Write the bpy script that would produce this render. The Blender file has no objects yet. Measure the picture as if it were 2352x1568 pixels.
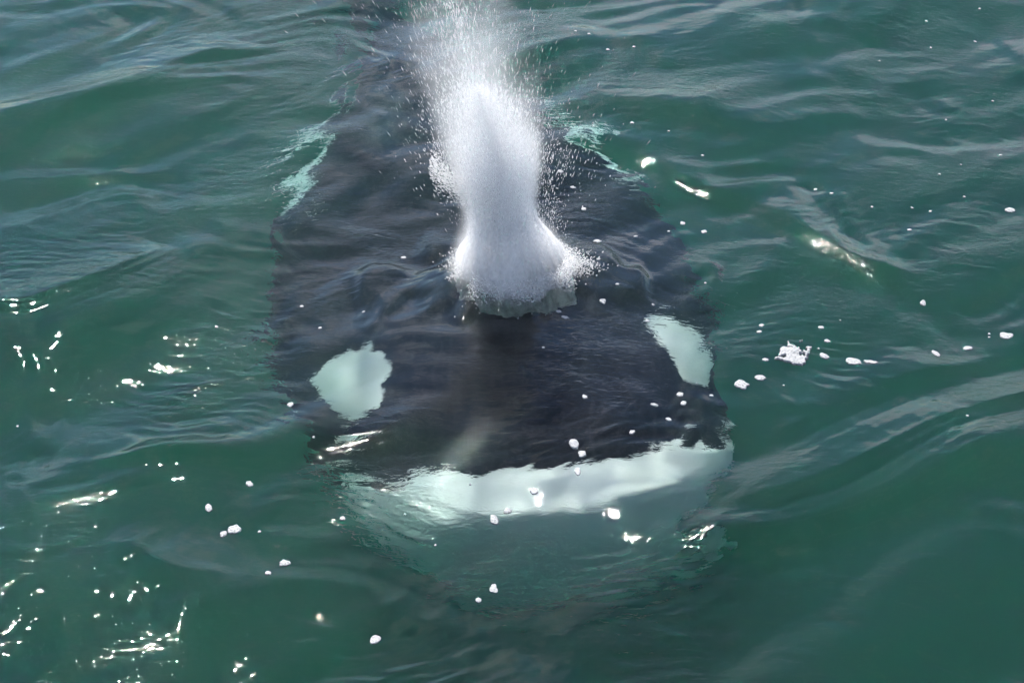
import bpy, bmesh, math, random
import numpy as np
from mathutils import Vector, Matrix

R = math.radians
SC = bpy.context.scene
COL = SC.collection
rng = np.random.default_rng(11)
random.seed(5)

# ------------------------------------------------------------------ camera, sky, sun, exposure
CAM_H, CAM_PITCH, HFOV = 2.9, 31.0, 30.0
cam_d = bpy.data.cameras.new('camera')
cam_d.sensor_width = 36.0
cam_d.lens = 18.0 / math.tan(R(HFOV / 2))
cam_d.clip_end = 3000.0
cam = bpy.data.objects.new('camera', cam_d)
COL.objects.link(cam)
cam.location = (0, 0, CAM_H)
cam.rotation_euler = (R(90 - CAM_PITCH), 0, 0)
SC.camera = cam

SUN_EL, SUN_AZ = 56.0, -23.0            # azimuth from +Y (away from the camera), negative = to the left
sun_dir = Vector((math.sin(R(SUN_AZ)) * math.cos(R(SUN_EL)), math.cos(R(SUN_AZ)) * math.cos(R(SUN_EL)), math.sin(R(SUN_EL))))
world = bpy.data.worlds.new('World')
SC.world = world
world.use_nodes = True
wt = world.node_tree
bg = wt.nodes['Background']
sky = wt.nodes.new('ShaderNodeTexSky')
sky.sky_type = 'NISHITA'
sky.sun_disc = False
sky.sun_elevation = R(SUN_EL)
sky.sun_rotation = R(SUN_AZ)
sky.dust_density = 0.1
sky.air_density = 0.8
sky.ozone_density = 2.0
tc = wt.nodes.new('ShaderNodeTexCoord')
mp = wt.nodes.new('ShaderNodeMapping')
mp.inputs['Scale'].default_value = (1.0, 1.0, 2.6)
nz = wt.nodes.new('ShaderNodeTexNoise')
nz.inputs['Scale'].default_value = 4.5
nz.inputs['Detail'].default_value = 6.0
nz.inputs['Roughness'].default_value = 0.55
nz.inputs['Distortion'].default_value = 0.35
rp = wt.nodes.new('ShaderNodeValToRGB')
rp.color_ramp.elements[0].position = 0.525
rp.color_ramp.elements[0].color = (0, 0, 0, 1)
rp.color_ramp.elements[1].position = 0.63
rp.color_ramp.elements[1].color = (0.85, 0.85, 0.85, 1)
mx = wt.nodes.new('ShaderNodeMixRGB')
mx.inputs['Color2'].default_value = (8.6, 8.6, 9.8, 1)
wt.links.new(tc.outputs['Generated'], mp.inputs['Vector'])
wt.links.new(mp.outputs[0], nz.inputs['Vector'])
wt.links.new(nz.outputs['Fac'], rp.inputs[0])
wt.links.new(rp.outputs[0], mx.inputs['Fac'])
wt.links.new(sky.outputs[0], mx.inputs['Color1'])
wt.links.new(mx.outputs[0], bg.inputs['Color'])
bg.inputs['Strength'].default_value = 0.11

sl = bpy.data.lights.new('sun', 'SUN')
sl.energy = 5.0
sl.angle = R(0.53)
sl.color = (1.0, 0.95, 0.88)
sun = bpy.data.objects.new('sun', sl)
COL.objects.link(sun)
sun.rotation_euler = sun_dir.to_track_quat('Z', 'Y').to_euler()

SC.render.engine = 'CYCLES'
SC.view_settings.view_transform = 'Standard'
SC.view_settings.look = 'None'
SC.view_settings.exposure = 0.8
SC.view_settings.gamma = 1.0
SC.view_settings.use_curve_mapping = False
cy = SC.cycles
cy.max_bounces = 10
cy.transmission_bounces = 6
cy.volume_bounces = 4
cy.glossy_bounces = 4
cy.diffuse_bounces = 7
cy.transparent_max_bounces = 24
cy.blur_glossy = 0.3
cy.sample_clamp_indirect = 40.0
cy.caustics_reflective = False
cy.caustics_refractive = True
cy.use_denoising = True
cy.use_adaptive_sampling = True
cy.adaptive_threshold = 0.025
cy.volume_step_rate = 1.0

# ------------------------------------------------------------------ helpers
def tag(o, label=None, cat=None, group=None, kind=None):
    for k, v in (('label', label), ('category', cat), ('group', group), ('kind', kind)):
        if v:
            o[k] = v
    return o

def mesh_obj(name, verts, faces, mat=None, parent=None, smooth=True):
    me = bpy.data.meshes.new(name)
    me.from_pydata([tuple(v) for v in verts], [], [tuple(f) for f in faces])
    if smooth:
        me.shade_smooth()
    if mat:
        me.materials.append(mat)
    o = bpy.data.objects.new(name, me)
    COL.objects.link(o)
    o.parent = parent
    return o

def fast_mesh(name, co, quads):
    """mesh from numpy arrays: co n x 3, quads m x 4"""
    me = bpy.data.meshes.new(name)
    nq, k = quads.shape
    me.vertices.add(len(co))
    me.vertices.foreach_set('co', np.ascontiguousarray(co, dtype=np.float32).ravel())
    me.loops.add(nq * k)
    me.loops.foreach_set('vertex_index', np.ascontiguousarray(quads, dtype=np.int32).ravel())
    me.polygons.add(nq)
    me.polygons.foreach_set('loop_start', np.arange(0, nq * k, k, dtype=np.int32))
    me.polygons.foreach_set('use_smooth', np.ones(nq, dtype=bool))
    me.update(calc_edges=True)
    me.validate()
    return me

def material(name):
    m = bpy.data.materials.new(name)
    m.use_nodes = True
    t = m.node_tree
    t.nodes.clear()
    return m, t, t.nodes.new('ShaderNodeOutputMaterial')

PW, PH = 2352.0, 1568.0
TANH = math.tan(R(HFOV / 2))
def ray(px, py):
    u = (np.asarray(px, float) - PW / 2) / (PW / 2) * TANH
    v = -(np.asarray(py, float) - PH / 2) / (PW / 2) * TANH
    c, s = math.cos(R(CAM_PITCH)), math.sin(R(CAM_PITCH))
    return u, c + v * s, -s + v * c            # camera looks along +Y, pitched down
def on_water(px, py, z=0.0):
    """where the sight line of a pixel meets the level z"""
    dx, dy, dz = ray(px, py)
    t = (z - CAM_H) / dz
    return dx * t, dy * t
def px_per_m(px, py):
    x, y = on_water(px, py)
    return PW / (2 * TANH * (y * math.cos(R(CAM_PITCH)) + CAM_H * math.sin(R(CAM_PITCH))))

# ------------------------------------------------------------------ water surface
NF, TILE = 1024, 9.0
def spectrum(seed, lo, hi, slope_rms, direction=None, spread=1.0, power=3.2):
    """periodic random wave field of TILE metres with wavelengths lo..hi"""
    g = np.random.default_rng(seed)
    k1 = np.fft.fftfreq(NF, TILE / NF) * 2 * math.pi
    KX, KY = np.meshgrid(k1, k1)
    K = np.hypot(KX, KY) + 1e-9
    lam = 2 * math.pi / K
    S = K ** (-power / 1.0) * np.exp(-(lo / lam) ** 4) * np.exp(-(lam / hi) ** 4)
    if direction is not None:
        th = np.arctan2(KY, KX) - direction
        S = S * (0.06 + np.abs(np.cos(th)) ** (2 * spread))
    F = np.sqrt(S) * (g.normal(size=K.shape) + 1j * g.normal(size=K.shape))
    h = np.fft.ifft2(F).real
    gx = np.gradient(h, TILE / NF, axis=1)
    gy = np.gradient(h, TILE / NF, axis=0)
    return h * slope_rms / math.sqrt((gx ** 2 + gy ** 2).mean())

def lookup(field, x, y):
    fx = (np.asarray(x) / TILE % 1.0) * NF
    fy = (np.asarray(y) / TILE % 1.0) * NF
    x0 = np.floor(fx).astype(int); y0 = np.floor(fy).astype(int)
    ax = fx - x0; ay = fy - y0
    ax = ax * ax * (3 - 2 * ax); ay = ay * ay * (3 - 2 * ay)
    x1 = (x0 + 1) % NF; y1 = (y0 + 1) % NF; x0 %= NF; y0 %= NF
    return ((field[y0, x0] * (1 - ax) + field[y0, x1] * ax) * (1 - ay) + (field[y1, x0] * (1 - ax) + field[y1, x1] * ax) * ay)

CREST = math.atan2(0.85, -0.5)           # travel direction of the main waves
F_SWELL = spectrum(3, 0.7, 2.4, 0.055, CREST, 2.5)
F_CHOP = spectrum(8, 0.15, 0.7, 0.078, CREST + 0.2, 1.2)
F_RIP = spectrum(21, 0.040, 0.16, 0.085, CREST - 0.25, 1.0, 2.6)
F_MASK = spectrum(33, 0.35, 1.6, 1.0)
F_MASK /= F_MASK.std()

BLOW = on_water(1186, 668)
HEAD = on_water(1195, 850)

def seg_dist(x, y, pts):
    best = np.full(np.shape(x), 1e9); side = np.zeros(np.shape(x)); tt = np.zeros(np.shape(x))
    n = len(pts) - 1
    for i in range(n):
        (ax, ay), (bx, by) = pts[i], pts[i + 1]
        dx, dy = bx - ax, by - ay
        t = np.clip(((x - ax) * dx + (y - ay) * dy) / (dx * dx + dy * dy), 0, 1)
        ex, ey = x - ax - t * dx, y - ay - t * dy
        d = np.hypot(ex, ey)
        m = d < best
        best = np.where(m, d, best)
        side = np.where(m, np.sign(dx * ey - dy * ex), side)
        tt = np.where(m, (i + t) / n, tt)
    return best, side, tt

def smooth_line(px_pts, n=24):
    p = np.array([on_water(*q) for q in px_pts])
    t = np.linspace(0, len(p) - 1, n)
    s = np.stack([np.interp(t, np.arange(len(p)), p[:, k]) for k in (0, 1)], 1)
    for _ in range(3):
        s[1:-1] = (s[:-2] + 2 * s[1:-1] + s[2:]) / 4
    return [tuple(v) for v in s]

RIDGES = [  # crest lines seen on the water: pixels, height m, width on the far side, width on the near side, trailing ripples
    (smooth_line([(1430, 1235), (1700, 1225), (1960, 1180), (2200, 1080), (2420, 1010)]), 0.030, 0.16, 0.055, 1.0),
    (smooth_line([(1650, 1160), (1900, 1105), (2080, 1010), (2300, 930), (2450, 880)]), 0.022, 0.14, 0.05, 1.0),
    (smooth_line([(1720, 1030), (1900, 935), (2090, 850), (2260, 830)]), 0.015, 0.12, 0.05, 0.6),
    (smooth_line([(-60, 350), (250, 220), (430, 140), (600, 100)]), 0.030, 0.20, 0.08, 0.4),
    (smooth_line([(-60, 300), (120, 240), (420, 215), (560, 185)]), 0.018, 0.16, 0.07, 0.4),
    (smooth_line([(-60, 690), (100, 690), (250, 640), (330, 580)]), 0.020, 0.14, 0.05, 1.0),
    (smooth_line([(1290, 330), (1480, 360), (1640, 440), (1800, 540), (2000, 620), (2190, 600)]), 0.022, 0.14, 0.06, 0.8),
    (smooth_line([(1240, 290), (1420, 230), (1600, 260), (1900, 300)]), 0.016, 0.16, 0.08, 0.3),
    (smooth_line([(250, 1050), (500, 1045), (800, 1035), (1010, 1030)]), 0.028, 0.13, 0.05, 0.8),
    (smooth_line([(200, 1260), (340, 1310), (400, 1390), (395, 1500)]), 0.016, 0.12, 0.05, 0.6),
]

def height(x, y, scale=1.0):
    x = np.asarray(x, float); y = np.asarray(y, float)
    wob = 0.10 * lookup(F_MASK, x * 0.8 + 3, y * 0.8 + 1)
    sw = lookup(F_SWELL, x + 1.7, y + 0.4)
    ch = lookup(F_CHOP, x + wob, y + 2.2 + wob)
    rp_ = lookup(F_RIP, x * 0.9 + 0.5 * wob, y * 1.1 - wob)
    m = lookup(F_MASK, x + 5.0, y + 0.7)
    patchy = np.clip(0.72 + 0.45 * m, 0.45, 1.4)
    patchy = patchy * np.interp(y, [3.2, 4.2, 5.0, 6.6], [1.4, 1.05, 0.75, 0.36])
    # the water domes up smoothly over the head and is calmer there
    hx, hy = (x - HEAD[0]) / 0.44, (y - HEAD[1]) / 0.36
    calm = np.exp(-(hx ** 2 + hy ** 2) ** 1.5)
    dome = 0.06 * np.exp(-(hx ** 2 + hy ** 2))
    h = sw + ch * (1 - 0.62 * calm) + rp_ * patchy * (1 - 0.75 * calm) * 0.9
    h = h + dome
    # ring heaved up round the blow
    bx, by = (x - BLOW[0]), (y - BLOW[1] - 0.02)
    br = np.hypot(bx, by * 1.15)
    h = h + 0.035 * np.exp(-((br - 0.10) / 0.10) ** 2) 
    up = np.hypot(bx / 0.42, by / 0.25) + 0.22 * lookup(F_MASK, x * 2.6 + 2, y * 1.4 + 5) + 0.10 * lookup(F_MASK, x * 6, y * 3)
    h = h + 0.024 / (1 + np.exp(-(1 - up) / 0.10))
    for pts, amp, wf, wn, rip in RIDGES:
        xs = [p[0] for p in pts]; ys = [p[1] for p in pts]
        sel = (x > min(xs) - 0.8) & (x < max(xs) + 0.8) & (y > min(ys) - 0.8) & (y < max(ys) + 0.8)
        if not np.any(sel):
            continue
        d, s, t = seg_dist(x[sel] + 0.35 * wob[sel], y[sel] + 0.35 * wob[sel], pts)
        far = s > 0
        end = np.clip(np.minimum(t, 1 - t) * 5, 0, 1) ** 0.8
        prof = np.where(far, np.exp(-(d / wf) ** 2), np.exp(-(d / wn) ** 2))
        extra = np.where(far, 0.0, rip * 0.0021 * np.sin(d * 2 * math.pi / 0.042) * np.exp(-d / 0.11) * np.clip(d / 0.03, 0, 1))
        h[sel] = h[sel] + end * (amp * prof + extra)
    return h * scale

def graded(lo, hi, step, far_lo, far_hi, grow=1.16):
    mid = list(np.arange(lo, hi + step / 2, step))
    a, s = [], step
    v = lo
    while v > far_lo:
        s *= grow; v -= s; a.append(v)
    b, s = [], step
    v = mid[-1]
    while v < far_hi:
        s *= grow; v += s; b.append(v)
    return np.array(a[::-1] + mid + b)

STEP = 0.0083
gx = graded(-2.9, 2.9, STEP, -700, 700)
gy = graded(2.2, 8.9, STEP, -300, 1200)
GX, GY = np.meshgrid(gx, gy)
inner = (np.abs(GX) < 12) & (GY > -4) & (GY < 20)
dist = np.maximum(np.maximum(np.abs(GX) - 2.9, 2.2 - GY), np.maximum(GY - 8.9, 0))
fade = np.exp(-np.maximum(dist, 0) / 3.0)
GZ = np.zeros_like(GX)
GZ[inner] = (height(GX[inner], GY[inner])) * fade[inner]
ny_, nx_ = GX.shape
co = np.stack([GX, GY, GZ], -1).reshape(-1, 3)
idx = np.arange(ny_ * nx_).reshape(ny_, nx_)
q = np.stack([idx[:-1, :-1], idx[:-1, 1:], idx[1:, 1:], idx[1:, :-1]], -1).reshape(-1, 4)
# closed body of water: a skirt ring and a bottom
DEPTH = -25.0
loop = np.concatenate([idx[0, :], idx[1:, -1], idx[-1, -2::-1], idx[-2:0:-1, 0]])
nb = len(co)
low = co[loop].copy(); low[:, 2] = DEPTH
co = np.concatenate([co, low, [[0, 100, DEPTH]]])
n = len(loop)
li = nb + np.arange(n)
skirt = np.stack([loop, li, np.roll(li, -1), np.roll(loop, -1)], -1)
bot = np.stack([li, np.full(n, nb + n), np.full(n, nb + n), np.roll(li, -1)], -1)
me = fast_mesh('water', co, np.concatenate([q, skirt]))
bmx = bmesh.new(); bmx.from_mesh(me); bmx.verts.ensure_lookup_table()
for a, b in zip(li, np.roll(li, -1)):
    bmx.faces.new((bmx.verts[int(b)], bmx.verts[int(a)], bmx.verts[nb + n]))
bmx.to_mesh(me); bmx.free()
water = bpy.data.objects.new('water', me)
COL.objects.link(water)
tag(water, 'green rippled sea water round the whale', None, None, 'structure')

m_water, t, out = material('sea_water')
rf = t.nodes.new('ShaderNodeBsdfRefraction')
rf.inputs['IOR'].default_value = 1.333
rf.inputs['Roughness'].default_value = 0.0
gs_ = t.nodes.new('ShaderNodeBsdfGlossy')
gs_.inputs['Roughness'].default_value = 0.025
fr_ = t.nodes.new('ShaderNodeFresnel'); fr_.inputs['IOR'].default_value = 1.333
gl = t.nodes.new('ShaderNodeMixShader')
t.links.new(fr_.outputs[0], gl.inputs[0]); t.links.new(rf.outputs[0], gl.inputs[1]); t.links.new(gs_.outputs[0], gl.inputs[2])
tcw = t.nodes.new('ShaderNodeTexCoord')
mpw = t.nodes.new('ShaderNodeMapping')
mpw.inputs['Rotation'].default_value = (0, 0, 0.5)
mpw.inputs['Scale'].default_value = (1.0, 1.9, 1.0)
n1 = t.nodes.new('ShaderNodeTexNoise'); n1.inputs['Scale'].default_value = 30.0; n1.inputs['Detail'].default_value = 2.5; n1.inputs['Distortion'].default_value = 0.8
n2 = t.nodes.new('ShaderNodeTexNoise'); n2.inputs['Scale'].default_value = 1.7; n2.inputs['Detail'].default_value = 2.0
mul = t.nodes.new('ShaderNodeMath'); mul.operation = 'MULTIPLY'
rmp = t.nodes.new('ShaderNodeMapRange'); rmp.inputs['From Min'].default_value = 0.42; rmp.inputs['From Max'].default_value = 0.68; rmp.inputs['To Min'].default_value = 0.12
bu = t.nodes.new('ShaderNodeBump'); bu.inputs['Strength'].default_value = 0.85; bu.inputs['Distance'].default_value = 0.005
t.links.new(tcw.outputs['Object'], mpw.inputs[0])
t.links.new(mpw.outputs[0], n1.inputs['Vector'])
t.links.new(tcw.outputs['Object'], n2.inputs['Vector'])
t.links.new(n2.outputs['Fac'], rmp.inputs['Value'])
t.links.new(n1.outputs['Fac'], mul.inputs[0]); t.links.new(rmp.outputs[0], mul.inputs[1])
t.links.new(mul.outputs[0], bu.inputs['Height'])
for nn in (rf, gs_, fr_):
    t.links.new(bu.outputs[0], nn.inputs['Normal'])
vs = t.nodes.new('ShaderNodeVolumeScatter')
vs.inputs['Color'].default_value = (0.58, 1.0, 0.84, 1)
vs.inputs['Density'].default_value = 0.09
vs.inputs['Anisotropy'].default_value = 0.2
va = t.nodes.new('ShaderNodeVolumeAbsorption')
va.inputs['Color'].default_value = (0.14, 0.73, 0.67, 1)
va.inputs['Density'].default_value = 0.60
ad = t.nodes.new('ShaderNodeAddShader')
t.links.new(vs.outputs[0], ad.inputs[0]); t.links.new(va.outputs[0], ad.inputs[1])
t.links.new(gl.outputs[0], out.inputs['Surface']); t.links.new(ad.outputs[0], out.inputs['Volume'])
me.materials.append(m_water)

# ------------------------------------------------------------------ the whale
# straight body frame: u = length from the snout along +Y, z up, x to the photo's right
PROF = np.array([  # u, half width, top, bottom
    (0.000, 0.000, 0.000, 0.000), (0.012, 0.095, 0.055, 0.105), (0.04, 0.168, 0.098, 0.205), (0.10, 0.252, 0.152, 0.345),
    (0.20, 0.348, 0.220, 0.505), (0.34, 0.438, 0.300, 0.640), (0.50, 0.505, 0.365, 0.720), (0.70, 0.570, 0.425, 0.740),
    (1.00, 0.655, 0.485, 0.690), (1.40, 0.725, 0.545, 0.640), (1.90, 0.755, 0.575, 0.600), (2.40, 0.730, 0.560, 0.540),
    (2.90, 0.625, 0.500, 0.465), (3.40, 0.420, 0.410, 0.375), (3.90, 0.220, 0.310, 0.280), (4.30, 0.140, 0.235, 0.205),
    (4.70, 0.100, 0.170, 0.145), (5.00, 0.080, 0.100, 0.095), (5.25, 0.045, 0.045, 0.045), (5.32, 0.0, 0.0, 0.0)])

def catmull(xk, yk, x):
    """smooth monotone-ish interpolation"""
    d = np.gradient(yk, xk)
    i = np.clip(np.searchsorted(xk, x) - 1, 0, len(xk) - 2)
    h = xk[i + 1] - xk[i]; s = (x - xk[i]) / h
    return ((2 * s ** 3 - 3 * s ** 2 + 1) * yk[i] + (s ** 3 - 2 * s ** 2 + s) * h * d[i] + (-2 * s ** 3 + 3 * s ** 2) * yk[i + 1] + (s ** 3 - s ** 2) * h * d[i + 1])

LOWJAW = np.array([0, 0.135, 0.240, 0.345, 0.440, 0.515, 0.565, 0.605] + list(PROF[8:, 1]))
def low_width(u):
    return np.maximum(catmull(np.sqrt(PROF[:, 0]), LOWJAW, np.sqrt(np.clip(np.asarray(u, float), 0, None))), 0.0)

def prof(u, k):
    v = np.sqrt(np.clip(np.asarray(u, float), 0, None))          # sqrt spacing keeps the snout round
    return np.maximum(catmull(np.sqrt(PROF[:, 0]), PROF[:, k], v), 0.0)

def body_point(u, phi):
    """phi 0 = back, 90 deg = photo-right side, 180 = belly"""
    w, tp, bt = prof(u, 1), prof(u, 2), prof(u, 3)
    s, c = np.sin(phi), np.cos(phi)
    k = np.clip((0.02 - c) / 0.22, 0, 1); k = k * k * (3 - 2 * k)
    w = w * (1 - k) + low_width(u) * k          # the lower jaw is a wide scoop under the narrower snout
    e = 2 / 2.25
    x = w * np.sign(s) * np.abs(s) ** e
    z = np.where(c > 0, tp, bt) * np.sign(c) * np.abs(c) ** e
    return x, u, z

def loft_body():
    us = np.concatenate([[0.0004], np.linspace(0.02, 2.306, 150) ** 2])
    ph = np.linspace(0, 2 * math.pi, 120, endpoint=False)
    U, P = np.meshgrid(us, ph, indexing='ij')
    x, y, z = body_point(U, P)
    v = np.stack([x, y, z], -1).reshape(-1, 3)
    nu, npn = U.shape
    f = [(i * npn + j, i * npn + (j + 1) % npn, (i + 1) * npn + (j + 1) % npn, (i + 1) * npn + j) for i in range(nu - 1) for j in range(npn)]
    f.append(tuple(range(npn))[::-1]); f.append(tuple((nu - 1) * npn + j for j in range(npn)))
    return v.tolist(), f

def blade(root, chord_dir, span_dir, thick_dir, outline, tk):
    """a fin: outline = list of (span, leading, trailing); lens section of half thickness tk(span)"""
    v, f = [], []
    root, cd, sd, td = (np.array(a, float) for a in (root, chord_dir, span_dir, thick_dir))
    m = 14
    for (s, le, tr, h) in outline:
        for j in range(m):
            a = 2 * math.pi * j / m
            c = (le + tr) / 2 + (tr - le) / 2 * math.cos(a)
            v.append(root + sd * s + cd * c + td * h * math.sin(a) * (0.75 + 0.25 * -math.cos(a)))
    k = len(outline)
    f += [(i * m + j, i * m + (j + 1) % m, (i + 1) * m + (j + 1) % m, (i + 1) * m + j) for i in range(k - 1) for j in range(m)]
    f.append(tuple(range(m))[::-1]); f.append(tuple((k - 1) * m + j for j in range(m)))
    return v, f

pieces = [loft_body()]
for sx in (-1, 1):                               # paddle-shaped pectoral flippers
    sd = np.array([sx * 0.25, 0.80, -0.55]); sd /= np.linalg.norm(sd)
    cd = np.array([sx * -0.35, 0.93, 0.10]); cd -= sd * cd.dot(sd); cd /= np.linalg.norm(cd)
    td = np.cross(sd, cd)
    pieces.append(blade((sx * 0.44, 1.32, -0.34), cd, sd, td,
        [(-0.06, -0.13, 0.15, 0.055), (0.10, -0.15, 0.17, 0.055), (0.25, -0.17, 0.22, 0.05), (0.42, -0.17, 0.26, 0.042), (0.56, -0.13, 0.25, 0.034), (0.67, -0.05, 0.19, 0.026), (0.72, 0.03, 0.12, 0.018)], None))
pieces.append(blade((0, 2.18, 0.50), (0, 1, 0), (0, 0.62, 0.78), (1, 0, 0),   # low dorsal fin swept back
    [(-0.04, -0.22, 0.30, 0.05), (0.08, -0.18, 0.22, 0.036), (0.18, -0.12, 0.15, 0.028), (0.27, -0.05, 0.09, 0.02), (0.33, 0.0, 0.05, 0.014)], None))
for sx in (-1, 1):                               # flukes
    sd = np.array([sx, 0.45, 0.0]); sd /= np.linalg.norm(sd)
    cd = np.array([-sx * 0.45, 1, 0.0]); cd /= np.linalg.norm(cd)
    pieces.append(blade((0, 4.98, 0), cd, sd, (0, 0, 1),
        [(-0.05, -0.12, 0.26, 0.05), (0.15, -0.16, 0.26, 0.04), (0.35, -0.14, 0.20, 0.03), (0.55, -0.08, 0.12, 0.022), (0.70, 0.0, 0.04, 0.014)], None))
vv, ff = [], []
for v, f in pieces:
    b = len(vv)
    vv += [tuple(p) for p in v]
    ff += [tuple(i + b for i in p) for p in f]
tmp = mesh_obj('body_draft', vv, ff)
rm = tmp.modifiers.new('r', 'REMESH'); rm.mode = 'VOXEL'; rm.voxel_size = 0.0125; rm.use_smooth_shade = True
sm = tmp.modifiers.new('s', 'SMOOTH'); sm.factor = 0.5; sm.iterations = 8
dg = bpy.context.evaluated_depsgraph_get()
body_me = bpy.data.meshes.new_from_object(tmp.evaluated_get(dg))
body_me.name = 'body'
dm = tmp.data
bpy.data.objects.remove(tmp); bpy.data.meshes.remove(dm)
nv = len(body_me.vertices)
P = np.empty(nv * 3, np.float32); body_me.vertices.foreach_get('co', P); P = P.reshape(-1, 3).astype(float)

# markings as a signed field (positive = white), in body coordinates
u = P[:, 1].copy()
phi = np.degrees(np.arctan2(np.abs(P[:, 0]) / np.maximum(prof(np.clip(u, 0.0005, 5.3), 1), 1e-3), P[:, 2] / np.maximum(np.where(P[:, 2] > 0, prof(np.clip(u, 0.0005, 5.3), 2), prof(np.clip(u, 0.0005, 5.3), 3)), 1e-3)))
rad = np.hypot(P[:, 0], P[:, 2])
def ell(cu, cp, ru, rp_, rot):
    a, b = u - cu, (phi - cp) * 0.0090
    c, s = math.cos(rot), math.sin(rot)
    return 1 - np.sqrt(((a * c + b * s) / ru) ** 2 + ((-a * s + b * c) / rp_) ** 2)
eye_patch = ell(0.68, 64, 0.24, 0.185, -0.10) * 0.15
mouth = np.interp(u, [0, 0.05, 0.2, 0.4, 0.62, 0.8, 1.1, 1.6, 2.3, 2.8, 3.1, 3.4, 3.7, 4.0, 4.4, 5.3], [103, 103, 102, 98, 99, 106, 124, 140, 140, 128, 110, 100, 104, 124, 150, 175])
belly = (phi - mouth) * 0.0075
tipk = np.clip((u - 0.10) / 0.22, 0, 1); tipk = tipk * tipk * (3 - 2 * tipk)
belly = belly * tipk + (1 - tipk) * (-0.075 + 0.1 * P[:, 0] ** 2 - P[:, 2])    # the upper lip hangs lowest at the tip of the snout
lobe = ell(3.05, 64, 0.72, 0.13, 0.10) * 0.15
sd_field = np.maximum.reduce([eye_patch, belly, lobe])
wq = prof(np.clip(u, 0.0005, 5.3), 1); tq = prof(np.clip(u, 0.0005, 5.3), 2); bq = prof(np.clip(u, 0.0005, 5.3), 3)
shell = np.sqrt((P[:, 0] / np.maximum(wq, 0.02)) ** 2 + (P[:, 2] / np.maximum(np.where(P[:, 2] > 0, tq, bq), 0.02)) ** 2)
sd_field = np.where((shell > 1.30) & (u > 0.5), -0.2, sd_field)
saddle = ell(2.95, 14, 0.34, 0.22, 0.0)
# mouth line: a shallow groove; blowhole dimple
groove = np.exp(-((phi - mouth + 3.0) * 0.008 / 0.012) ** 2) * np.clip((0.74 - u) / 0.05, 0, 1) * np.clip(u / 0.03, 0, 1)
rn = np.stack([P[:, 0], np.zeros(nv), P[:, 2]], 1) / np.maximum(rad, 1e-3)[:, None]
P -= rn * (groove * 0.012)[:, None]
# full lower lip
lip = np.exp(-((phi - mouth - 14) / 10) ** 2) * np.clip((0.6 - u) / 0.2, 0, 1)
P += rn * (lip * 0.014)[:, None]
jut = np.clip(belly / 0.16, 0, 1); jut = jut * jut * (3 - 2 * jut)
P[:, 1] -= 0.07 * jut * np.exp(-(np.clip(u, 0, None) / 0.36) ** 1.2)
P[:, 1] -= 0.05 * jut * np.exp(-(P[:, 0] / 0.34) ** 2 - ((P[:, 2] + 0.20) / 0.24) ** 2) * np.exp(-(np.clip(u, 0, None) / 0.28) ** 2)
bh = np.exp(-((u - 0.66) / 0.035) ** 2 - (P[:, 0] / 0.05) ** 2) * (P[:, 2] > 0)
P[:, 2] -= 0.03 * bh
for sgn in (-1, 1):
    P[:, 2] -= 0.0

# bend along the spine: nose up in front, flatter behind
YAW0, ANCHOR_U, ANCHOR_TOP = 10.0, 0.66, -0.17
N = 800
su = np.linspace(-0.60, 5.5, N)
pitch = np.radians(np.interp(su, [0, 0.6, 1.3, 2.2, 3.5, 5.5], [44, 37, 20, 7, 1, -2]))
yaw = np.radians(np.interp(su, [0, 1.0, 2.5, 4.0, 5.5], [YAW0, 9, 7, 17, 24]))
back = np.stack([-np.sin(yaw) * np.cos(pitch), np.cos(yaw) * np.cos(pitch), -np.sin(pitch)], 1)
side = np.stack([np.cos(yaw), np.sin(yaw), np.zeros(N)], 1)
upv = np.cross(side, back)
ROLL = R(1.5)                                    # photo-right side a little higher
side, upv = side * math.cos(ROLL) + upv * math.sin(ROLL), upv * math.cos(ROLL) - side * math.sin(ROLL)
sp = np.cumsum(back, 0) * (su[1] - su[0])
ia = np.argmin(np.abs(su - ANCHOR_U))
top_a = prof(np.array([ANCHOR_U]), 2)[0]
target = np.array([BLOW[0] - 0.01, BLOW[1] - 0.04, ANCHOR_TOP])
sp += target - (sp[ia] + upv[ia] * top_a)
fi = np.clip((P[:, 1] - su[0]) / (su[1] - su[0]), 0, N - 1.001)
i0 = fi.astype(int); fr = (fi - i0)[:, None]
def mixv(A):
    return A[i0] * (1 - fr) + A[i0 + 1] * fr
W = mixv(sp) + mixv(side) * P[:, :1] + mixv(upv) * P[:, 2:3]
base = np.array([sp[ia][0], sp[ia][1], sp[ia][2] - 0.4])
body_me.vertices.foreach_set('co', (W - base).astype(np.float32).ravel())
a1 = body_me.attributes.new('marking', 'FLOAT', 'POINT'); a1.data.foreach_set('value', sd_field.astype(np.float32))
a2 = body_me.attributes.new('saddle', 'FLOAT', 'POINT'); a2.data.foreach_set('value', saddle.astype(np.float32))
body_me.update(); body_me.shade_smooth()

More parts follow.
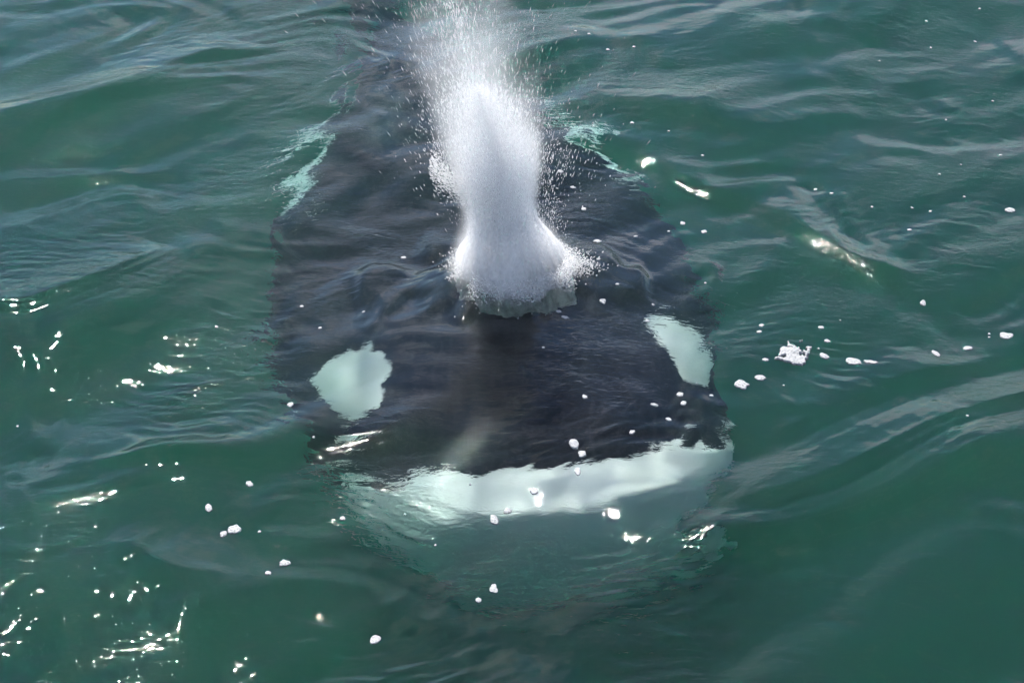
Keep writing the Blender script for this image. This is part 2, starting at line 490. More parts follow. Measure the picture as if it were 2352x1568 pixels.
m_skin, t, out = material('orca_skin')
pb = t.nodes.new('ShaderNodeBsdfPrincipled')
pb.inputs['Roughness'].default_value = 0.42
pb.inputs['IOR'].default_value = 1.08
at = t.nodes.new('ShaderNodeAttribute'); at.attribute_name = 'marking'
at2 = t.nodes.new('ShaderNodeAttribute'); at2.attribute_name = 'saddle'
tco = t.nodes.new('ShaderNodeTexCoord')
ns = t.nodes.new('ShaderNodeTexNoise'); ns.inputs['Scale'].default_value = 9.0; ns.inputs['Detail'].default_value = 5.0
nadd = t.nodes.new('ShaderNodeMath'); nadd.operation = 'MULTIPLY_ADD'; nadd.inputs[1].default_value = 0.10; 
t.links.new(tco.outputs['Object'], ns.inputs['Vector'])
nsub = t.nodes.new('ShaderNodeMath'); nsub.operation = 'SUBTRACT'; nsub.inputs[1].default_value = 0.5
t.links.new(ns.outputs['Fac'], nsub.inputs[0]); t.links.new(nsub.outputs[0], nadd.inputs[0]); t.links.new(at.outputs['Fac'], nadd.inputs[2])
mr = t.nodes.new('ShaderNodeMapRange'); mr.interpolation_type = 'SMOOTHSTEP'
mr.inputs['From Min'].default_value = -0.006; mr.inputs['From Max'].default_value = 0.008
t.links.new(nadd.outputs[0], mr.inputs['Value'])
ms = t.nodes.new('ShaderNodeMapRange'); ms.inputs['From Min'].default_value = 0.0; ms.inputs['From Max'].default_value = 0.5; ms.inputs['To Max'].default_value = 0.8
t.links.new(at2.outputs['Fac'], ms.inputs['Value'])
nw = t.nodes.new('ShaderNodeTexNoise'); nw.inputs['Scale'].default_value = 5.0; nw.inputs['Detail'].default_value = 7.0
t.links.new(tco.outputs['Object'], nw.inputs['Vector'])
wr = t.nodes.new('ShaderNodeValToRGB')
wr.color_ramp.elements[0].position = 0.35; wr.color_ramp.elements[0].color = (0.76, 0.78, 0.72, 1)
wr.color_ramp.elements[1].position = 0.6; wr.color_ramp.elements[1].color = (0.88, 0.89, 0.85, 1)
t.links.new(nw.outputs['Fac'], wr.inputs[0])
nsc = t.nodes.new('ShaderNodeTexNoise'); nsc.inputs['Scale'].default_value = 4.0; nsc.inputs['Detail'].default_value = 8.0; nsc.inputs['Distortion'].default_value = 1.5
msc = t.nodes.new('ShaderNodeMapping'); msc.inputs['Scale'].default_value = (5.0, 0.6, 2.0); msc.inputs['Rotation'].default_value = (0.2, 0.1, 0.5)
t.links.new(tco.outputs['Object'], msc.inputs[0]); t.links.new(msc.outputs[0], nsc.inputs['Vector'])
rsc = t.nodes.new('ShaderNodeValToRGB')
rsc.color_ramp.elements[0].position = 0.50; rsc.color_ramp.elements[0].color = (0.010, 0.010, 0.015, 1)
rsc.color_ramp.elements[1].position = 0.72; rsc.color_ramp.elements[1].color = (0.024, 0.024, 0.030, 1)
t.links.new(nsc.outputs['Fac'], rsc.inputs[0])
c1 = t.nodes.new('ShaderNodeMixRGB'); t.links.new(rsc.outputs[0], c1.inputs['Color1']); c1.inputs['Color2'].default_value = (0.09, 0.09, 0.10, 1)
t.links.new(ms.outputs[0], c1.inputs['Fac'])
c2 = t.nodes.new('ShaderNodeMixRGB')
t.links.new(mr.outputs[0], c2.inputs['Fac']); t.links.new(c1.outputs[0], c2.inputs['Color1']); t.links.new(wr.outputs[0], c2.inputs['Color2'])
t.links.new(c2.outputs[0], pb.inputs['Base Color'])
t.links.new(pb.outputs[0], out.inputs['Surface'])
body_me.materials.append(m_skin)

orca = bpy.data.objects.new('orca', None)
COL.objects.link(orca)
orca.location = tuple(base)
tag(orca, 'black and white orca swimming head-on just under the water, blowing', 'whale')
body = bpy.data.objects.new('body', body_me)
COL.objects.link(body); body.parent = orca
m_eye, t, out = material('eye')
pe = t.nodes.new('ShaderNodeBsdfPrincipled'); pe.inputs['Base Color'].default_value = (0.02, 0.014, 0.01, 1); pe.inputs['Roughness'].default_value = 0.1
t.links.new(pe.outputs[0], out.inputs[0])
for sgn in (-1, 1):
    ex, ey, ez = body_point(np.array([0.60]), np.array([sgn * R(88)]))
    k = np.argmin(np.abs(su - 0.60))
    wp = sp[k] + side[k] * ex[0] * 0.985 + upv[k] * ez[0] - base
    b = bmesh.new(); bmesh.ops.create_uvsphere(b, u_segments=16, v_segments=10, radius=0.024)
    em = bpy.data.meshes.new('eye'); b.to_mesh(em); b.free(); em.shade_smooth(); em.materials.append(m_eye)
    eo = bpy.data.objects.new('eye', em); COL.objects.link(eo); eo.parent = orca; eo.location = tuple(wp)

# ------------------------------------------------------------------ the blow
BX, BY = BLOW
LEAN = Vector((-0.17, 0.05))
def axis_at(z):
    return BX + LEAN.x * z + 0.03 * math.sin(z * 5.0) * z, BY + LEAN.y * z
ZK = [-0.06, 0.0, 0.04, 0.07, 0.10, 0.14, 0.19, 0.25, 0.30, 0.38, 0.46, 0.56, 0.66]
RK = [0.165, 0.165, 0.166, 0.166, 0.162, 0.148, 0.118, 0.094, 0.090, 0.103, 0.112, 0.108, 0.100]
from mathutils import noise as mnoise

blow = bpy.data.objects.new('whale_blow', None)
COL.objects.link(blow)
blow.location = (BX, BY, 0)
tag(blow, 'white burst of breath and spray erupting above the orca', 'blow')

m_ww, t, out = material('white_water')
df = t.nodes.new('ShaderNodeBsdfDiffuse'); df.inputs['Color'].default_value = (0.95, 0.95, 0.95, 1)
tl = t.nodes.new('ShaderNodeBsdfTranslucent'); tl.inputs['Color'].default_value = (0.96, 0.96, 0.97, 1)
gg = t.nodes.new('ShaderNodeBsdfGlossy'); gg.inputs['Roughness'].default_value = 0.15
gr = t.nodes.new('ShaderNodeBsdfGlass'); gr.inputs['IOR'].default_value = 1.12; gr.inputs['Roughness'].default_value = 0.18; gr.inputs['Color'].default_value = (0.86, 0.95, 0.92, 1)
m1 = t.nodes.new('ShaderNodeMixShader'); m1.inputs[0].default_value = 0.8
m2 = t.nodes.new('ShaderNodeMixShader'); m2.inputs[0].default_value = 0.05
m3 = t.nodes.new('ShaderNodeMixShader')
tcb = t.nodes.new('ShaderNodeTexCoord')
sx_ = t.nodes.new('ShaderNodeSeparateXYZ')
nb1 = t.nodes.new('ShaderNodeTexNoise'); nb1.inputs['Scale'].default_value = 38.0; nb1.inputs['Detail'].default_value = 7.0; nb1.inputs['Roughness'].default_value = 0.68
mpb = t.nodes.new('ShaderNodeMapping'); mpb.inputs['Scale'].default_value = (1, 1, 0.55)
t.links.new(tcb.outputs['Object'], mpb.inputs[0]); t.links.new(mpb.outputs[0], nb1.inputs['Vector'])
t.links.new(tcb.outputs['Object'], sx_.inputs[0])
hz = t.nodes.new('ShaderNodeMapRange'); hz.inputs['From Min'].default_value = 0.02; hz.inputs['From Max'].default_value = 0.22; hz.inputs['To Min'].default_value = -0.12; hz.inputs['To Max'].default_value = -0.45
t.links.new(sx_.outputs['Z'], hz.inputs['Value'])
ah = t.nodes.new('ShaderNodeMath'); ah.operation = 'ADD'
t.links.new(nb1.outputs['Fac'], ah.inputs[0]); t.links.new(hz.outputs[0], ah.inputs[1])
cl = t.nodes.new('ShaderNodeMapRange'); cl.inputs['From Min'].default_value = 0.52; cl.inputs['From Max'].default_value = 0.80; cl.inputs['To Max'].default_value = 0.9
t.links.new(ah.outputs[0], cl.inputs['Value'])
bb = t.nodes.new('ShaderNodeBump'); bb.inputs['Strength'].default_value = 0.9; bb.inputs['Distance'].default_value = 0.012
t.links.new(nb1.outputs['Fac'], bb.inputs['Height'])
for nn in (df, tl, gg, gr):
    t.links.new(bb.outputs[0], nn.inputs['Normal'])
t.links.new(df.outputs[0], m1.inputs[1]); t.links.new(tl.outputs[0], m1.inputs[2])
t.links.new(m1.outputs[0], m2.inputs[1]); t.links.new(gg.outputs[0], m2.inputs[2])
t.links.new(cl.outputs[0], m3.inputs[0]); t.links.new(m2.outputs[0], m3.inputs[1]); t.links.new(gr.outputs[0], m3.inputs[2])
tr_ = t.nodes.new('ShaderNodeBsdfTransparent')
m4 = t.nodes.new('ShaderNodeMixShader')
# the sleeve is torn and thin: gaps widen upwards
gz = t.nodes.new('ShaderNodeMapRange'); gz.inputs['From Min'].default_value = 0.10; gz.inputs['From Max'].default_value = 0.50; gz.inputs['To Min'].default_value = 0.0; gz.inputs['To Max'].default_value = 0.75
t.links.new(sx_.outputs['Z'], gz.inputs['Value'])
ng = t.nodes.new('ShaderNodeTexNoise'); ng.inputs['Scale'].default_value = 32.0; ng.inputs['Detail'].default_value = 7.0; ng.inputs['Roughness'].default_value = 0.7
t.links.new(mpb.outputs[0], ng.inputs['Vector'])
gf = t.nodes.new('ShaderNodeMapRange'); gf.inputs['From Min'].default_value = 0.03; gf.inputs['From Max'].default_value = 0.12; gf.inputs['To Min'].default_value = 0.08; gf.inputs['To Max'].default_value = 0.0
t.links.new(sx_.outputs['Z'], gf.inputs['Value'])
gs0 = t.nodes.new('ShaderNodeMath'); gs0.operation = 'ADD'
t.links.new(gz.outputs[0], gs0.inputs[0]); t.links.new(gf.outputs[0], gs0.inputs[1])
gs = t.nodes.new('ShaderNodeMath'); gs.operation = 'ADD'
t.links.new(ng.outputs['Fac'], gs.inputs[0]); t.links.new(gs0.outputs[0], gs.inputs[1])
gm = t.nodes.new('ShaderNodeMapRange'); gm.inputs['From Min'].default_value = 0.50; gm.inputs['From Max'].default_value = 0.95; gm.inputs['To Min'].default_value = 0.22
t.links.new(gs.outputs[0], gm.inputs['Value'])
t.links.new(gm.outputs[0], m4.inputs[0]); t.links.new(m3.outputs[0], m4.inputs[1]); t.links.new(tr_.outputs[0], m4.inputs[2])
t.links.new(m4.outputs[0], out.inputs['Surface'])

# the column: a lumpy flaring sleeve of white water
nz_, na_ = 110, 150
cv = []
for i in range(nz_):
    z = -0.05 + (0.52 + 0.05) * i / (nz_ - 1)
    r0 = float(np.interp(z, ZK, RK))
    ax, ay = axis_at(max(z, 0))
    for j in range(na_):
        a = 2 * math.pi * j / na_
        d = Vector((math.cos(a), math.sin(a), 0))
        p = Vector((d.x * 0.5, d.y * 0.5, z * 1.6))
        q3 = Vector((p.x, p.y, p.z * 0.35))
        nl = mnoise.fractal(q3 * 5.0, 1.0, 2.0, 4) * 0.10 + mnoise.fractal(q3 * 22.0 + Vector((3, 1, 7)), 1.0, 2.0, 4) * 0.075
        if z < 0.13:
            nl += (0.12 * mnoise.noise(Vector((d.x * 2.3, d.y * 2.3, 4.0))) + 0.07 * mnoise.noise(Vector((d.x * 9, d.y * 9, 1.0)))) * (1 - max(z, 0) / 0.13)
        r = r0 * (1 + nl)
        cv.append((ax + d.x * r - BX, ay + d.y * r * 0.95 - BY, z))
cf = [(i * na_ + j, i * na_ + (j + 1) % na_, (i + 1) * na_ + (j + 1) % na_, (i + 1) * na_ + j) for i in range(nz_ - 1) for j in range(na_)]
mesh_obj('water_column', cv, cf, m_ww, blow)

# spray: drops flung up and outwards
def octa_cloud(pos, dirv, length, radius):
    n = len(pos)
    dirv = dirv / np.linalg.norm(dirv, axis=1)[:, None]
    hlp = np.where(np.abs(dirv[:, 2:3]) > 0.9, np.array([[1.0, 0, 0]]), np.array([[0, 0, 1.0]]))
    a = np.cross(dirv, hlp); a /= np.linalg.norm(a, axis=1)[:, None]
    b = np.cross(dirv, a)
    L, Rr = length[:, None], radius[:, None]
    v = np.stack([pos + dirv * L, pos + a * Rr, pos + b * Rr, pos - a * Rr, pos - b * Rr, pos - dirv * L], 1)
    f = np.array([(0, 1, 2), (0, 2, 3), (0, 3, 4), (0, 4, 1), (5, 2, 1), (5, 3, 2), (5, 4, 3), (5, 1, 4)])
    q = (f[None] + (np.arange(n) * 6)[:, None, None]).reshape(-1, 3)
    return v.reshape(-1, 3), q

def spray_points(n, zlo, zhi, zpow, spread, out_bias):
    z = zlo + (zhi - zlo) * rng.random(n) ** zpow
    rr = np.interp(z, [0, 0.2, 0.28, 0.42, 0.55, 0.7, 0.85, 1.1], [0.15, 0.10, 0.105, 0.145, 0.155, 0.165, 0.18, 0.20])
    k = np.abs(rng.normal(0, 1, n)) ** out_bias * spread
    th = rng.random(n) * 2 * math.pi
    # clumpy jets: some directions carry more water
    jet = 1 + 0.30 * np.sin(3 * th + 1.0 + 2 * z) + 0.22 * np.sin(7 * th + 4 * z) + 0.15 * np.sin(13 * th - 6 * z)
    r = rr * k * jet
    ax = np.array([axis_at(v)[0] for v in z]); ay = np.array([axis_at(v)[1] for v in z])
    pos = np.stack([ax + r * np.cos(th), ay + r * np.sin(th), z], 1)
    dirv = np.stack([0.55 * r * np.cos(th) + LEAN.x * 0.25, 0.55 * r * np.sin(th) + LEAN.y * 0.2, np.full(n, 0.33)], 1) + rng.normal(0, 0.018, (n, 3))
    return pos, dirv, k, z
V, Q, off = [], [], 0
for n_, zlo, zhi, zp, spd, ob, lr, rr_ in (
        (30000, 0.20, 0.66, 1.4, 0.47, 0.95, (0.003, 0.010), (0.0005, 0.0013)),     # dense body
        (5500, 0.40, 1.04, 1.7, 0.70, 1.05, (0.004, 0.014), (0.0004, 0.0011)),        # fine top fan
        (2600, 0.28, 0.60, 1.0, 0.98, 0.55, (0.002, 0.006), (0.0008, 0.0020)),      # fringe
        (3600, 0.05, 0.30, 1.0, 1.06, 0.12, (0.001, 0.0028), (0.0008, 0.0018))):     # beads on the foot
    p, d, k, z = spray_points(n_, zlo, zhi, zp, spd, ob)
    L = lr[0] + (lr[1] - lr[0]) * rng.random(n_) ** 2
    Rr = rr_[0] + (rr_[1] - rr_[0]) * rng.random(n_) ** 2.5
    v, q_ = octa_cloud(p, d, L, Rr)
    V.append(v); Q.append(q_ + off); off += len(v)
# a ragged ring of white splash where the column leaves the water
n_ = 12000
th = rng.random(n_) * 2 * math.pi
rg = 0.160 + np.abs(rng.normal(0, 0.026, n_)) * (1 + 0.6 * np.sin(3 * th + 0.6) + 0.5 * np.sin(8 * th)) - 0.02 * rng.random(n_)
x_, y_ = BX + rg * np.cos(th), BY + 0.9 * rg * np.sin(th)
z_ = height(x_, y_) + rng.random(n_) ** 1.8 * 0.05
v, q_ = octa_cloud(np.stack([x_, y_, z_], 1), np.stack([np.cos(th), np.sin(th), 0.6 + rng.random(n_)], 1), 0.0015 + 0.004 * rng.random(n_) ** 2, 0.0012 + 0.0022 * rng.random(n_) ** 2)
V.append(v); Q.append(q_ + off); off += len(v)
# a torn sheet of drops thrown out to the left of the neck
n_ = 1500
tt = rng.random(n_); a_ = rng.normal(0, 0.24, n_)
ox, oz = axis_at(0.33)[0] - 0.10, 0.30
p = np.stack([ox - tt * 0.11 * np.cos(a_), np.full(n_, BY - 0.02) + rng.normal(0, 0.035, n_), oz + 0.035 + tt * 0.16 * np.sin(a_ + 0.75) + rng.normal(0, 0.008, n_)], 1)
d = np.stack([-np.cos(a_ + 0.5), rng.normal(0, 0.2, n_), np.sin(a_ + 0.9)], 1)
v, q_ = octa_cloud(p, d, 0.002 + 0.006 * rng.random(n_) ** 2, 0.0006 + 0.0013 * rng.random(n_) ** 2)
V.append(v); Q.append(q_ + off); off += len(v)
V = np.concatenate(V) - np.array([BX, BY, 0]); Q = np.concatenate(Q)
sm_ = fast_mesh('spray', V, Q)
m_dr, t, out = material('water_drops')
dd = t.nodes.new('ShaderNodeBsdfDiffuse'); dd.inputs['Color'].default_value = (0.96, 0.96, 0.97, 1)
dt = t.nodes.new('ShaderNodeBsdfTranslucent'); dt.inputs['Color'].default_value = (0.98, 0.98, 0.98, 1)
dm_ = t.nodes.new('ShaderNodeMixShader'); dm_.inputs[0].default_value = 0.75
t.links.new(dd.outputs[0], dm_.inputs[1]); t.links.new(dt.outputs[0], dm_.inputs[2]); dtr = t.nodes.new('ShaderNodeBsdfTransparent'); dm2 = t.nodes.new('ShaderNodeMixShader'); dm2.inputs[0].default_value = 0.5
t.links.new(dm_.outputs[0], dm2.inputs[1]); t.links.new(dtr.outputs[0], dm2.inputs[2])
t.links.new(dm2.outputs[0], out.inputs['Surface'])
sm_.materials.append(m_dr)
so = bpy.data.objects.new('spray', sm_); COL.objects.link(so); so.parent = blow
so['kind'] = 'stuff'

# mist between the drops: a soft volume inside a closed envelope
mz = np.linspace(0.06, 1.12, 26)
mv = []
for z in mz:
    ax, ay = axis_at(z)
    r = float(np.interp(z, [0.06, 0.1, 0.2, 0.3, 0.45, 0.6, 0.8, 1.0, 1.12], [0.25, 0.26, 0.25, 0.26, 0.30, 0.32, 0.33, 0.30, 0.10]))
    mv += [(ax + r * math.cos(2 * math.pi * j / 32) - BX, ay + r * math.sin(2 * math.pi * j / 32) - BY, z) for j in range(32)]
mf = [(i * 32 + j, i * 32 + (j + 1) % 32, (i + 1) * 32 + (j + 1) % 32, (i + 1) * 32 + j) for i in range(25) for j in range(32)]
mf += [tuple(range(32))[::-1], tuple(25 * 32 + j for j in range(32))]
m_mist, t, out = material('mist')
tcm = t.nodes.new('ShaderNodeTexCoord'); sp_ = t.nodes.new('ShaderNodeSeparateXYZ')
t.links.new(tcm.outputs['Object'], sp_.inputs[0])
def mth(op, a, b=None, c=None):
    n = t.nodes.new('ShaderNodeMath'); n.operation = op
    for k, v in enumerate((a, b, c)):
        if v is None:
            continue
        if isinstance(v, (int, float)):
            n.inputs[k].default_value = v
        else:
            t.links.new(v, n.inputs[k])
    return n.outputs[0]
cx = mth('MULTIPLY_ADD', sp_.outputs['Z'], -LEAN.x, sp_.outputs['X'])
cyy = mth('MULTIPLY_ADD', sp_.outputs['Z'], -LEAN.y, sp_.outputs['Y'])
rr2 = mth('SQRT', mth('ADD', mth('MULTIPLY', cx, cx), mth('MULTIPLY', cyy, cyy)))
fc = t.nodes.new('ShaderNodeValToRGB')
cr = fc.color_ramp
cr.interpolation = 'B_SPLINE'
for pos, val in ((0.08, 0.19), (0.17, 0.145), (0.27, 0.100), (0.42, 0.142), (0.58, 0.165), (0.85, 0.20)):
    e = cr.elements.new(pos); e.color = (val, val, val, 1)
cr.elements[0].color = (0.2, 0.2, 0.2, 1); cr.elements[-1].color = (0.12, 0.12, 0.12, 1)
t.links.new(sp_.outputs['Z'], fc.inputs[0])
rel = mth('DIVIDE', rr2, fc.outputs[0])
nm = t.nodes.new('ShaderNodeTexNoise'); nm.inputs['Scale'].default_value = 8.0; nm.inputs['Detail'].default_value = 5.0; nm.inputs['Roughness'].default_value = 0.6
mpm = t.nodes.new('ShaderNodeMapping'); mpm.inputs['Scale'].default_value = (1, 1, 0.38); mpm.inputs['Rotation'].default_value = (0, -0.25, 0)
t.links.new(tcm.outputs['Object'], mpm.inputs[0]); t.links.new(mpm.outputs[0], nm.inputs['Vector'])
rel2 = mth('ADD', rel, mth('MULTIPLY', mth('SUBTRACT', nm.outputs['Fac'], 0.5), 2.4))
rad_f = t.nodes.new('ShaderNodeMapRange'); rad_f.interpolation_type = 'SMOOTHSTEP'
rad_f.inputs['From Min'].default_value = 1.25; rad_f.inputs['From Max'].default_value = 0.15
t.links.new(rel2, rad_f.inputs['Value'])
zr = t.nodes.new('ShaderNodeValToRGB')
for pos, val in ((0.07, 0.45), (0.12, 0.9), (0.28, 1.0), (0.37, 0.9), (0.45, 0.5), (0.54, 0.24), (0.66, 0.10), (0.86, 0.035)):
    e = zr.color_ramp.elements.new(pos); e.color = (val, val, val, 1)
zr.color_ramp.elements[0].color = (0, 0, 0, 1); zr.color_ramp.elements[-1].color = (0, 0, 0, 1)
t.links.new(sp_.outputs['Z'], zr.inputs[0])
edge = t.nodes.new('ShaderNodeMapRange'); edge.interpolation_type = 'SMOOTHSTEP'
edge.inputs['From Min'].default_value = 1.28; edge.inputs['From Max'].default_value = 0.75
t.links.new(rel, edge.inputs['Value'])
dens = mth('MULTIPLY', mth('MULTIPLY', mth('MULTIPLY', rad_f.outputs[0], edge.outputs[0]), zr.outputs[0]), 30.0)
pv = t.nodes.new('ShaderNodeVolumeScatter')
pv.inputs['Color'].default_value = (1, 1, 1, 1); pv.inputs['Anisotropy'].default_value = 0.0
t.links.new(dens, pv.inputs['Density'])
t.links.new(pv.outputs[0], out.inputs['Volume'])
mist = mesh_obj('mist', mv, mf, m_mist, blow)
mist['kind'] = 'stuff'

# ------------------------------------------------------------------ foam floating on the water
m_foam, t, out = material('foam')
pf = t.nodes.new('ShaderNodeBsdfPrincipled'); pf.inputs['Roughness'].default_value = 0.6
tcf = t.nodes.new('ShaderNodeTexCoord')
vo = t.nodes.new('ShaderNodeTexVoronoi'); vo.inputs['Scale'].default_value = 120.0
vr = t.nodes.new('ShaderNodeValToRGB')
vr.color_ramp.elements[0].position = 0.05; vr.color_ramp.elements[0].color = (0.08, 0.09, 0.09, 1)
vr.color_ramp.elements[1].position = 0.38; vr.color_ramp.elements[1].color = (0.30, 0.31, 0.32, 1)
vb = t.nodes.new('ShaderNodeBump'); vb.inputs['Strength'].default_value = 0.7; vb.inputs['Distance'].default_value = 0.003
t.links.new(tcf.outputs['Object'], vo.inputs['Vector']); t.links.new(vo.outputs['Distance'], vr.inputs[0])
t.links.new(vr.outputs[0], pf.inputs['Base Color']); t.links.new(vo.outputs['Distance'], vb.inputs['Height']); t.links.new(vb.outputs[0], pf.inputs['Normal'])
t.links.new(pf.outputs[0], out.inputs['Surface'])

def surf(x, y):
    return float(height(np.array([x]), np.array([y]))[0])

def foam(px, py, w, label, group=None, asp=1.0, rot=0.0, name='foam_patch', cat='foam', holes=True):
    """a lumpy raft of bubbles, w pixels wide; asp = depth over width on the water"""
    x0, y0 = (float(v) for v in on_water(px, py))
    z0 = surf(x0, y0)
    x0, y0 = (float(v) for v in on_water(px, py, z0))
    r = 0.5 * w / px_per_m(px, py)
    g = np.random.default_rng(int(px * 7 + py * 13))
    na = 26 if w > 9 else 12
    th = np.linspace(0, 2 * math.pi, na, endpoint=False)
    rad = np.ones(na)
    for k in range(2, 7):
        rad += g.normal(0, 0.19 / k) * np.cos(k * th + g.random() * 6.28)
    rad += g.normal(0, 0.02, na)
    cR, sR = math.cos(rot), math.sin(rot)
    tall = min(0.0030, r * 0.2)
    vs_, fs_ = [], []
    prof_ = [(1.0, -0.0025), (0.97, tall * 0.55), (0.78, tall * 0.95), (0.45, tall * 1.05)]
    xs_, ys_, zs_ = [], [], []
    for k, zz in prof_:
        a = rad * k * r * np.cos(th); b = rad * k * r * asp * np.sin(th)
        jit = g.normal(0, tall * 0.14, na) if 0 < k < 0.95 else 0
        xs_ += list(x0 + a * cR - b * sR); ys_ += list(y0 + a * sR + b * cR); zs_ += list(zz + np.zeros(na) + jit)
    xs_.append(x0); ys_.append(y0); zs_.append(tall)
    hh = height(np.array(xs_), np.array(ys_))
    vs_ = [(a - x0, b - y0, c + d - z0) for a, b, c, d in zip(xs_, ys_, zs_, hh)]
    for i in range(3):
        fs_ += [(i * na + j, i * na + (j + 1) % na, (i + 1) * na + (j + 1) % na, (i + 1) * na + j) for j in range(na)]
    fs_ += [(3 * na + j, 3 * na + (j + 1) % na, 4 * na) for j in range(na)]
    fs_.append(tuple(range(na))[::-1])
    o = mesh_obj(name, vs_, fs_, m_foam)
    o.location = (x0, y0, z0)
    return tag(o, label, cat, group)

def foam_raft(blobs, holes, label):
    """one ragged raft grown from overlapping blobs, with holes"""
    pts = [(*on_water(px, py), w / px_per_m(px, py) / 2, a) for px, py, w, a in blobs]
    hs = [(*on_water(px, py), w / px_per_m(px, py) / 2, a) for px, py, w, a in holes]
    x0 = min(p[0] - p[2] for p in pts) - 0.02; x1 = max(p[0] + p[2] for p in pts) + 0.02
    y0 = min(p[1] - p[2] * p[3] for p in pts) - 0.02; y1 = max(p[1] + p[2] * p[3] for p in pts) + 0.02
    st = 0.0035
    ax = np.arange(x0, x1, st); ay = np.arange(y0, y1, st)
    X, Y = np.meshgrid(ax, ay)
    wx = 0.012 * lookup(F_MASK, X * 14, Y * 14); wy = 0.012 * lookup(F_MASK, X * 14 + 4, Y * 14 + 2)
    f = np.full(X.shape, -1.0)
    for cx_, cy_, r_, a in pts:
        f = np.maximum(f, 1 - np.hypot((X + wx - cx_) / r_, (Y + wy - cy_) / (r_ * a)))
    for cx_, cy_, r_, a in hs:
        f = np.minimum(f, np.hypot((X + wx - cx_) / r_, (Y + wy - cy_) / (r_ * a)) - 1)
    on = f > 0
    cell = on[:-1, :-1] & on[1:, :-1] & on[1:, 1:] & on[:-1, 1:]
    zt = np.minimum(0.007, 0.002 + 0.05 * np.clip(f, 0, 1)) + rng.normal(0, 0.0006, X.shape)
    base_h = height(X.ravel(), Y.ravel()).reshape(X.shape)
    nvx = X.size
    cx0, cy0 = float(X.mean()), float(Y.mean()); cz0 = surf(cx0, cy0)
    top = np.stack([X - cx0, Y - cy0, base_h + zt - cz0], -1).reshape(-1, 3)
    bt_ = np.stack([X - cx0, Y - cy0, base_h - 0.002 - cz0], -1).reshape(-1, 3)
    idn = np.arange(nvx).reshape(X.shape)
    b = bmesh.new()
    vt, vbm = {}, {}
    def gt(d, arr, i):
        if i not in d:
            d[i] = b.verts.new(arr[i])
        return d[i]
    for j, i in zip(*np.nonzero(cell)):
        c = [int(idn[j, i]), int(idn[j, i + 1]), int(idn[j + 1, i + 1]), int(idn[j + 1, i])]
        b.faces.new([gt(vt, top, k) for k in c])
        for (e0, e1), (dj, di) in (((0, 1), (-1, 0)), ((1, 2), (0, 1)), ((2, 3), (1, 0)), ((3, 0), (0, -1))):
            jj, ii = j + dj, i + di
            if not (0 <= jj < cell.shape[0] and 0 <= ii < cell.shape[1] and cell[jj, ii]):
                b.faces.new([gt(vt, top, c[e1]), gt(vt, top, c[e0]), gt(vbm, bt_, c[e0]), gt(vbm, bt_, c[e1])])
    me_ = bpy.data.meshes.new('foam_raft'); b.to_mesh(me_); b.free(); me_.shade_smooth(); me_.materials.append(m_foam)
    o = bpy.data.objects.new('foam_raft', me_); COL.objects.link(o); o.location = (cx0, cy0, cz0)
    return tag(o, label, 'foam')

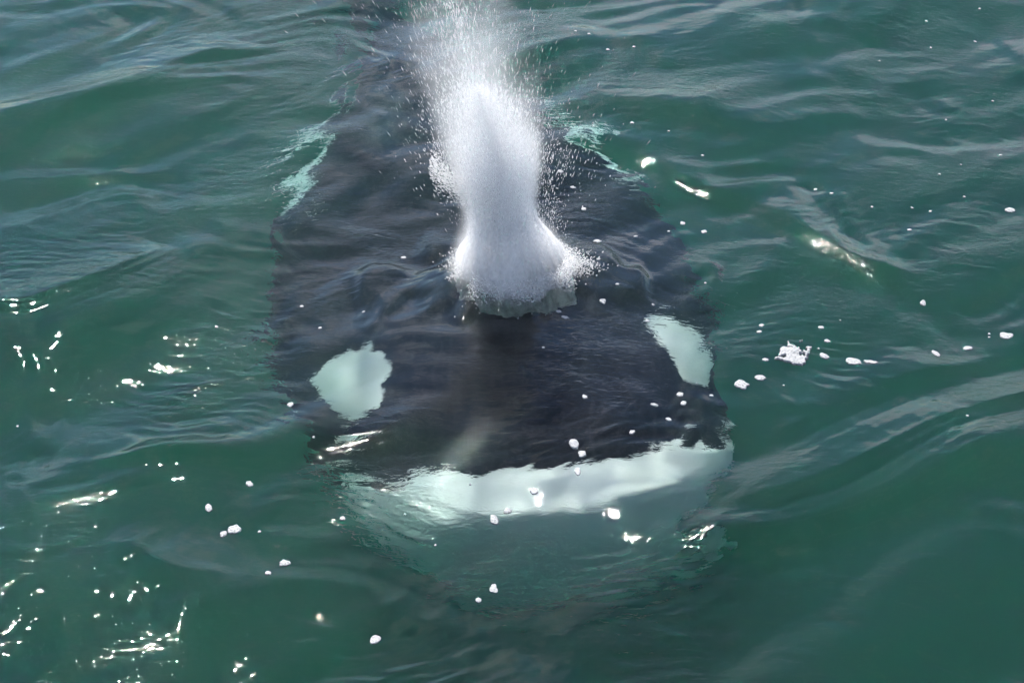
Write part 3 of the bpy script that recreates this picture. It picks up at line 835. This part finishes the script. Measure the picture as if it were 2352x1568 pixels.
foam_raft([(1815, 800, 30, 1.1), (1806, 818, 46, 1.0), (1824, 822, 56, 0.9), (1800, 834, 42, 0.7), (1836, 832, 44, 0.6), (1858, 812, 26, 0.9), (1868, 802, 20, 1.0), (1850, 826, 24, 0.7)],
          [(1802, 829, 13, 0.9), (1843, 836, 10, 0.7), (1834, 818, 7, 0.8), (1846, 817, 8, 0.5), (1812, 806, 5, 0.7)],
          'largest ragged white foam raft with holes beside the orca')
SINGLES = [
    (1893, 818, 24, 0.9, -0.5, 'bean-shaped foam patch right beside the ragged foam raft'),
    (1960, 830, 42, 0.7, -0.4, 'long tapering foam patch beyond the ragged raft'),
    (2000, 832, 34, 0.5, -0.6, 'slim foam patch touching the long tapering one'),
    (1758, 827, 15, 1.0, 0.0, 'small oval foam patch between the ragged raft and the orca'),
    (1703, 883, 36, 0.85, -0.3, 'long oval foam patch closest to the orca\'s cheek, below the ragged raft'),
    (1746, 868, 26, 0.9, -0.4, 'greyish oval foam patch next to the long oval one'),
    (2311, 771, 29, 1.05, 0.0, 'large clean oval foam patch standing alone on open water'),
    (2223, 798, 24, 0.8, -0.1, 'flat oval foam patch with dark pits on open water'),
    (2150, 811, 15, 2.2, 0.2, 'upright pitted foam patch on open water'),
    (2120, 698, 14, 1.3, 0.0, 'small round foam patch on smooth green water'),
    (2320, 483, 23, 1.0, 0.0, 'pitted oval foam patch on dark rippled water'),
    (1318, 1018, 21, 1.6, 0.3, 'round foam patch with a dark pit over the mouth line'),
    (1337, 1041, 18, 1.3, 0.0, 'foam patch just under the mouth line over white chin'),
    (1327, 1081, 15, 1.8, 0.0, 'upright foam patch over the middle of the white chin'),
    (1227, 1126, 19, 1.1, 0.0, 'oval foam patch over the chin centre, alone'),
    (1166, 1174, 19, 1.0, 0.2, 'oval foam patch at the lower edge of the chin'),
    (1135, 1194, 19, 1.8, 0.0, 'plump foam patch below the chin beside an oval one'),
    (1134, 1351, 18, 2.0, 0.0, 'bright lumpy foam patch on dark water in front of the orca'),
    (1099, 1378, 15, 1.1, 0.0, 'small foam patch beside the bright lumpy one'),
    (862, 1468, 24, 1.3, -0.5, 'angular foam patch on dark green water far before the chin'),
    (654, 1293, 26, 0.9, 0.1, 'wide flat foam patch near the sun glints'),
    (616, 1317, 14, 1.3, 0.0, 'little foam patch next to the wide flat one'),
    (538, 1216, 28, 1.3, -0.1, 'largest foam patch by the sun glints'),
    (513, 1226, 18, 1.2, 0.4, 'triangular foam patch touching the largest glint-side one'),
    (573, 1111, 18, 1.0, 0.3, 'smooth oval foam patch alone on dull green water'),
    (479, 1166, 17, 1.7, 0.1, 'square greyish foam patch on a wave crest'),
    (787, 1190, 13, 1.3, 0.1, 'foam patch beside the lower edge of the white cheek'),
    (667, 929, 14, 1.4, 0.0, 'lone round foam patch just outside the eye patch on the glittering side'),
    (1372, 554, 19, 0.8, -0.3, 'oval foam patch over the back beside the splash'),
    (1298, 727, 17, 0.8, -0.1, 'foam patch in the dark ripples before the splash'),
]
for px, py, w, a, ro, lb in SINGLES:
    foam(px, py, w, lb, None, a, ro)
FLECKS = [
    ('small foam fleck on the black water over the orca\'s back', 'flecks over the back',
     [(1341, 480, 12), (1288, 393, 12), (1316, 430, 10), (1460, 542, 9), (1568, 513, 12), (1617, 532, 13), (1375, 598, 9), (1536, 530, 7), (1620, 650, 6), (927, 591, 12)]),
    ('small foam fleck floating over the orca\'s black brow', 'flecks over the brow',
     [(1385, 687, 14), (1283, 697, 11), (1487, 738, 10), (1418, 655, 9), (1500, 700, 7), (1343, 909, 11), (1248, 800, 6), (835, 716, 7), (735, 753, 9), (693, 703, 9)]),
    ('small foam fleck beside the mouth corner of the orca', 'flecks by the mouth corner',
     [(1562, 906, 15), (1570, 925, 14), (1503, 930, 14), (1536, 962, 13), (1634, 909, 10), (1452, 990, 12), (1600, 880, 5)]),
    ('small foam fleck round the ragged foam raft', 'flecks round the raft',
     [(1900, 783, 13), (1744, 762, 11), (1749, 747, 11), (1886, 752, 12), (2272, 773, 6), (2272, 766, 6), (1880, 800, 5), (1930, 735, 4), (1800, 885, 5)]),
    ('tiny foam speck on the open green water behind the orca', 'specks on the open water',
     [(1353, 80, 7), (1396, 114, 9), (1456, 104, 7), (1322, 74, 6), (1452, 278, 9), (1614, 357, 7), (1873, 435, 9), (1910, 444, 9), (2089, 527, 10), (2137, 485, 7), (2215, 452, 6), (2240, 95, 7), (2250, 20, 6), (2280, 233, 6), (2128, 47, 6), (2138, 110, 6), (2298, 355, 7), (2173, 275, 5), (2158, 400, 6), (2207, 378, 5), (2003, 475, 6), (2095, 478, 6), (1536, 300, 5), (2020, 140, 5)]),
    ('tiny foam speck on the dull green water before the orca', 'specks before the orca',
     [(596, 1220, 8), (497, 750, 8), (40, 977, 6), (1000, 1250, 6), (1080, 1110, 6), (930, 1180, 5), (720, 1000, 6), (2222, 955, 7)]),
]
for lb, gr_, pts in FLECKS:
    for px, py, w in pts:
        foam(px, py, w, lb, gr_, 1.0 + 0.3 * random.random(), random.uniform(-0.5, 0.5), 'foam_fleck', 'foam')
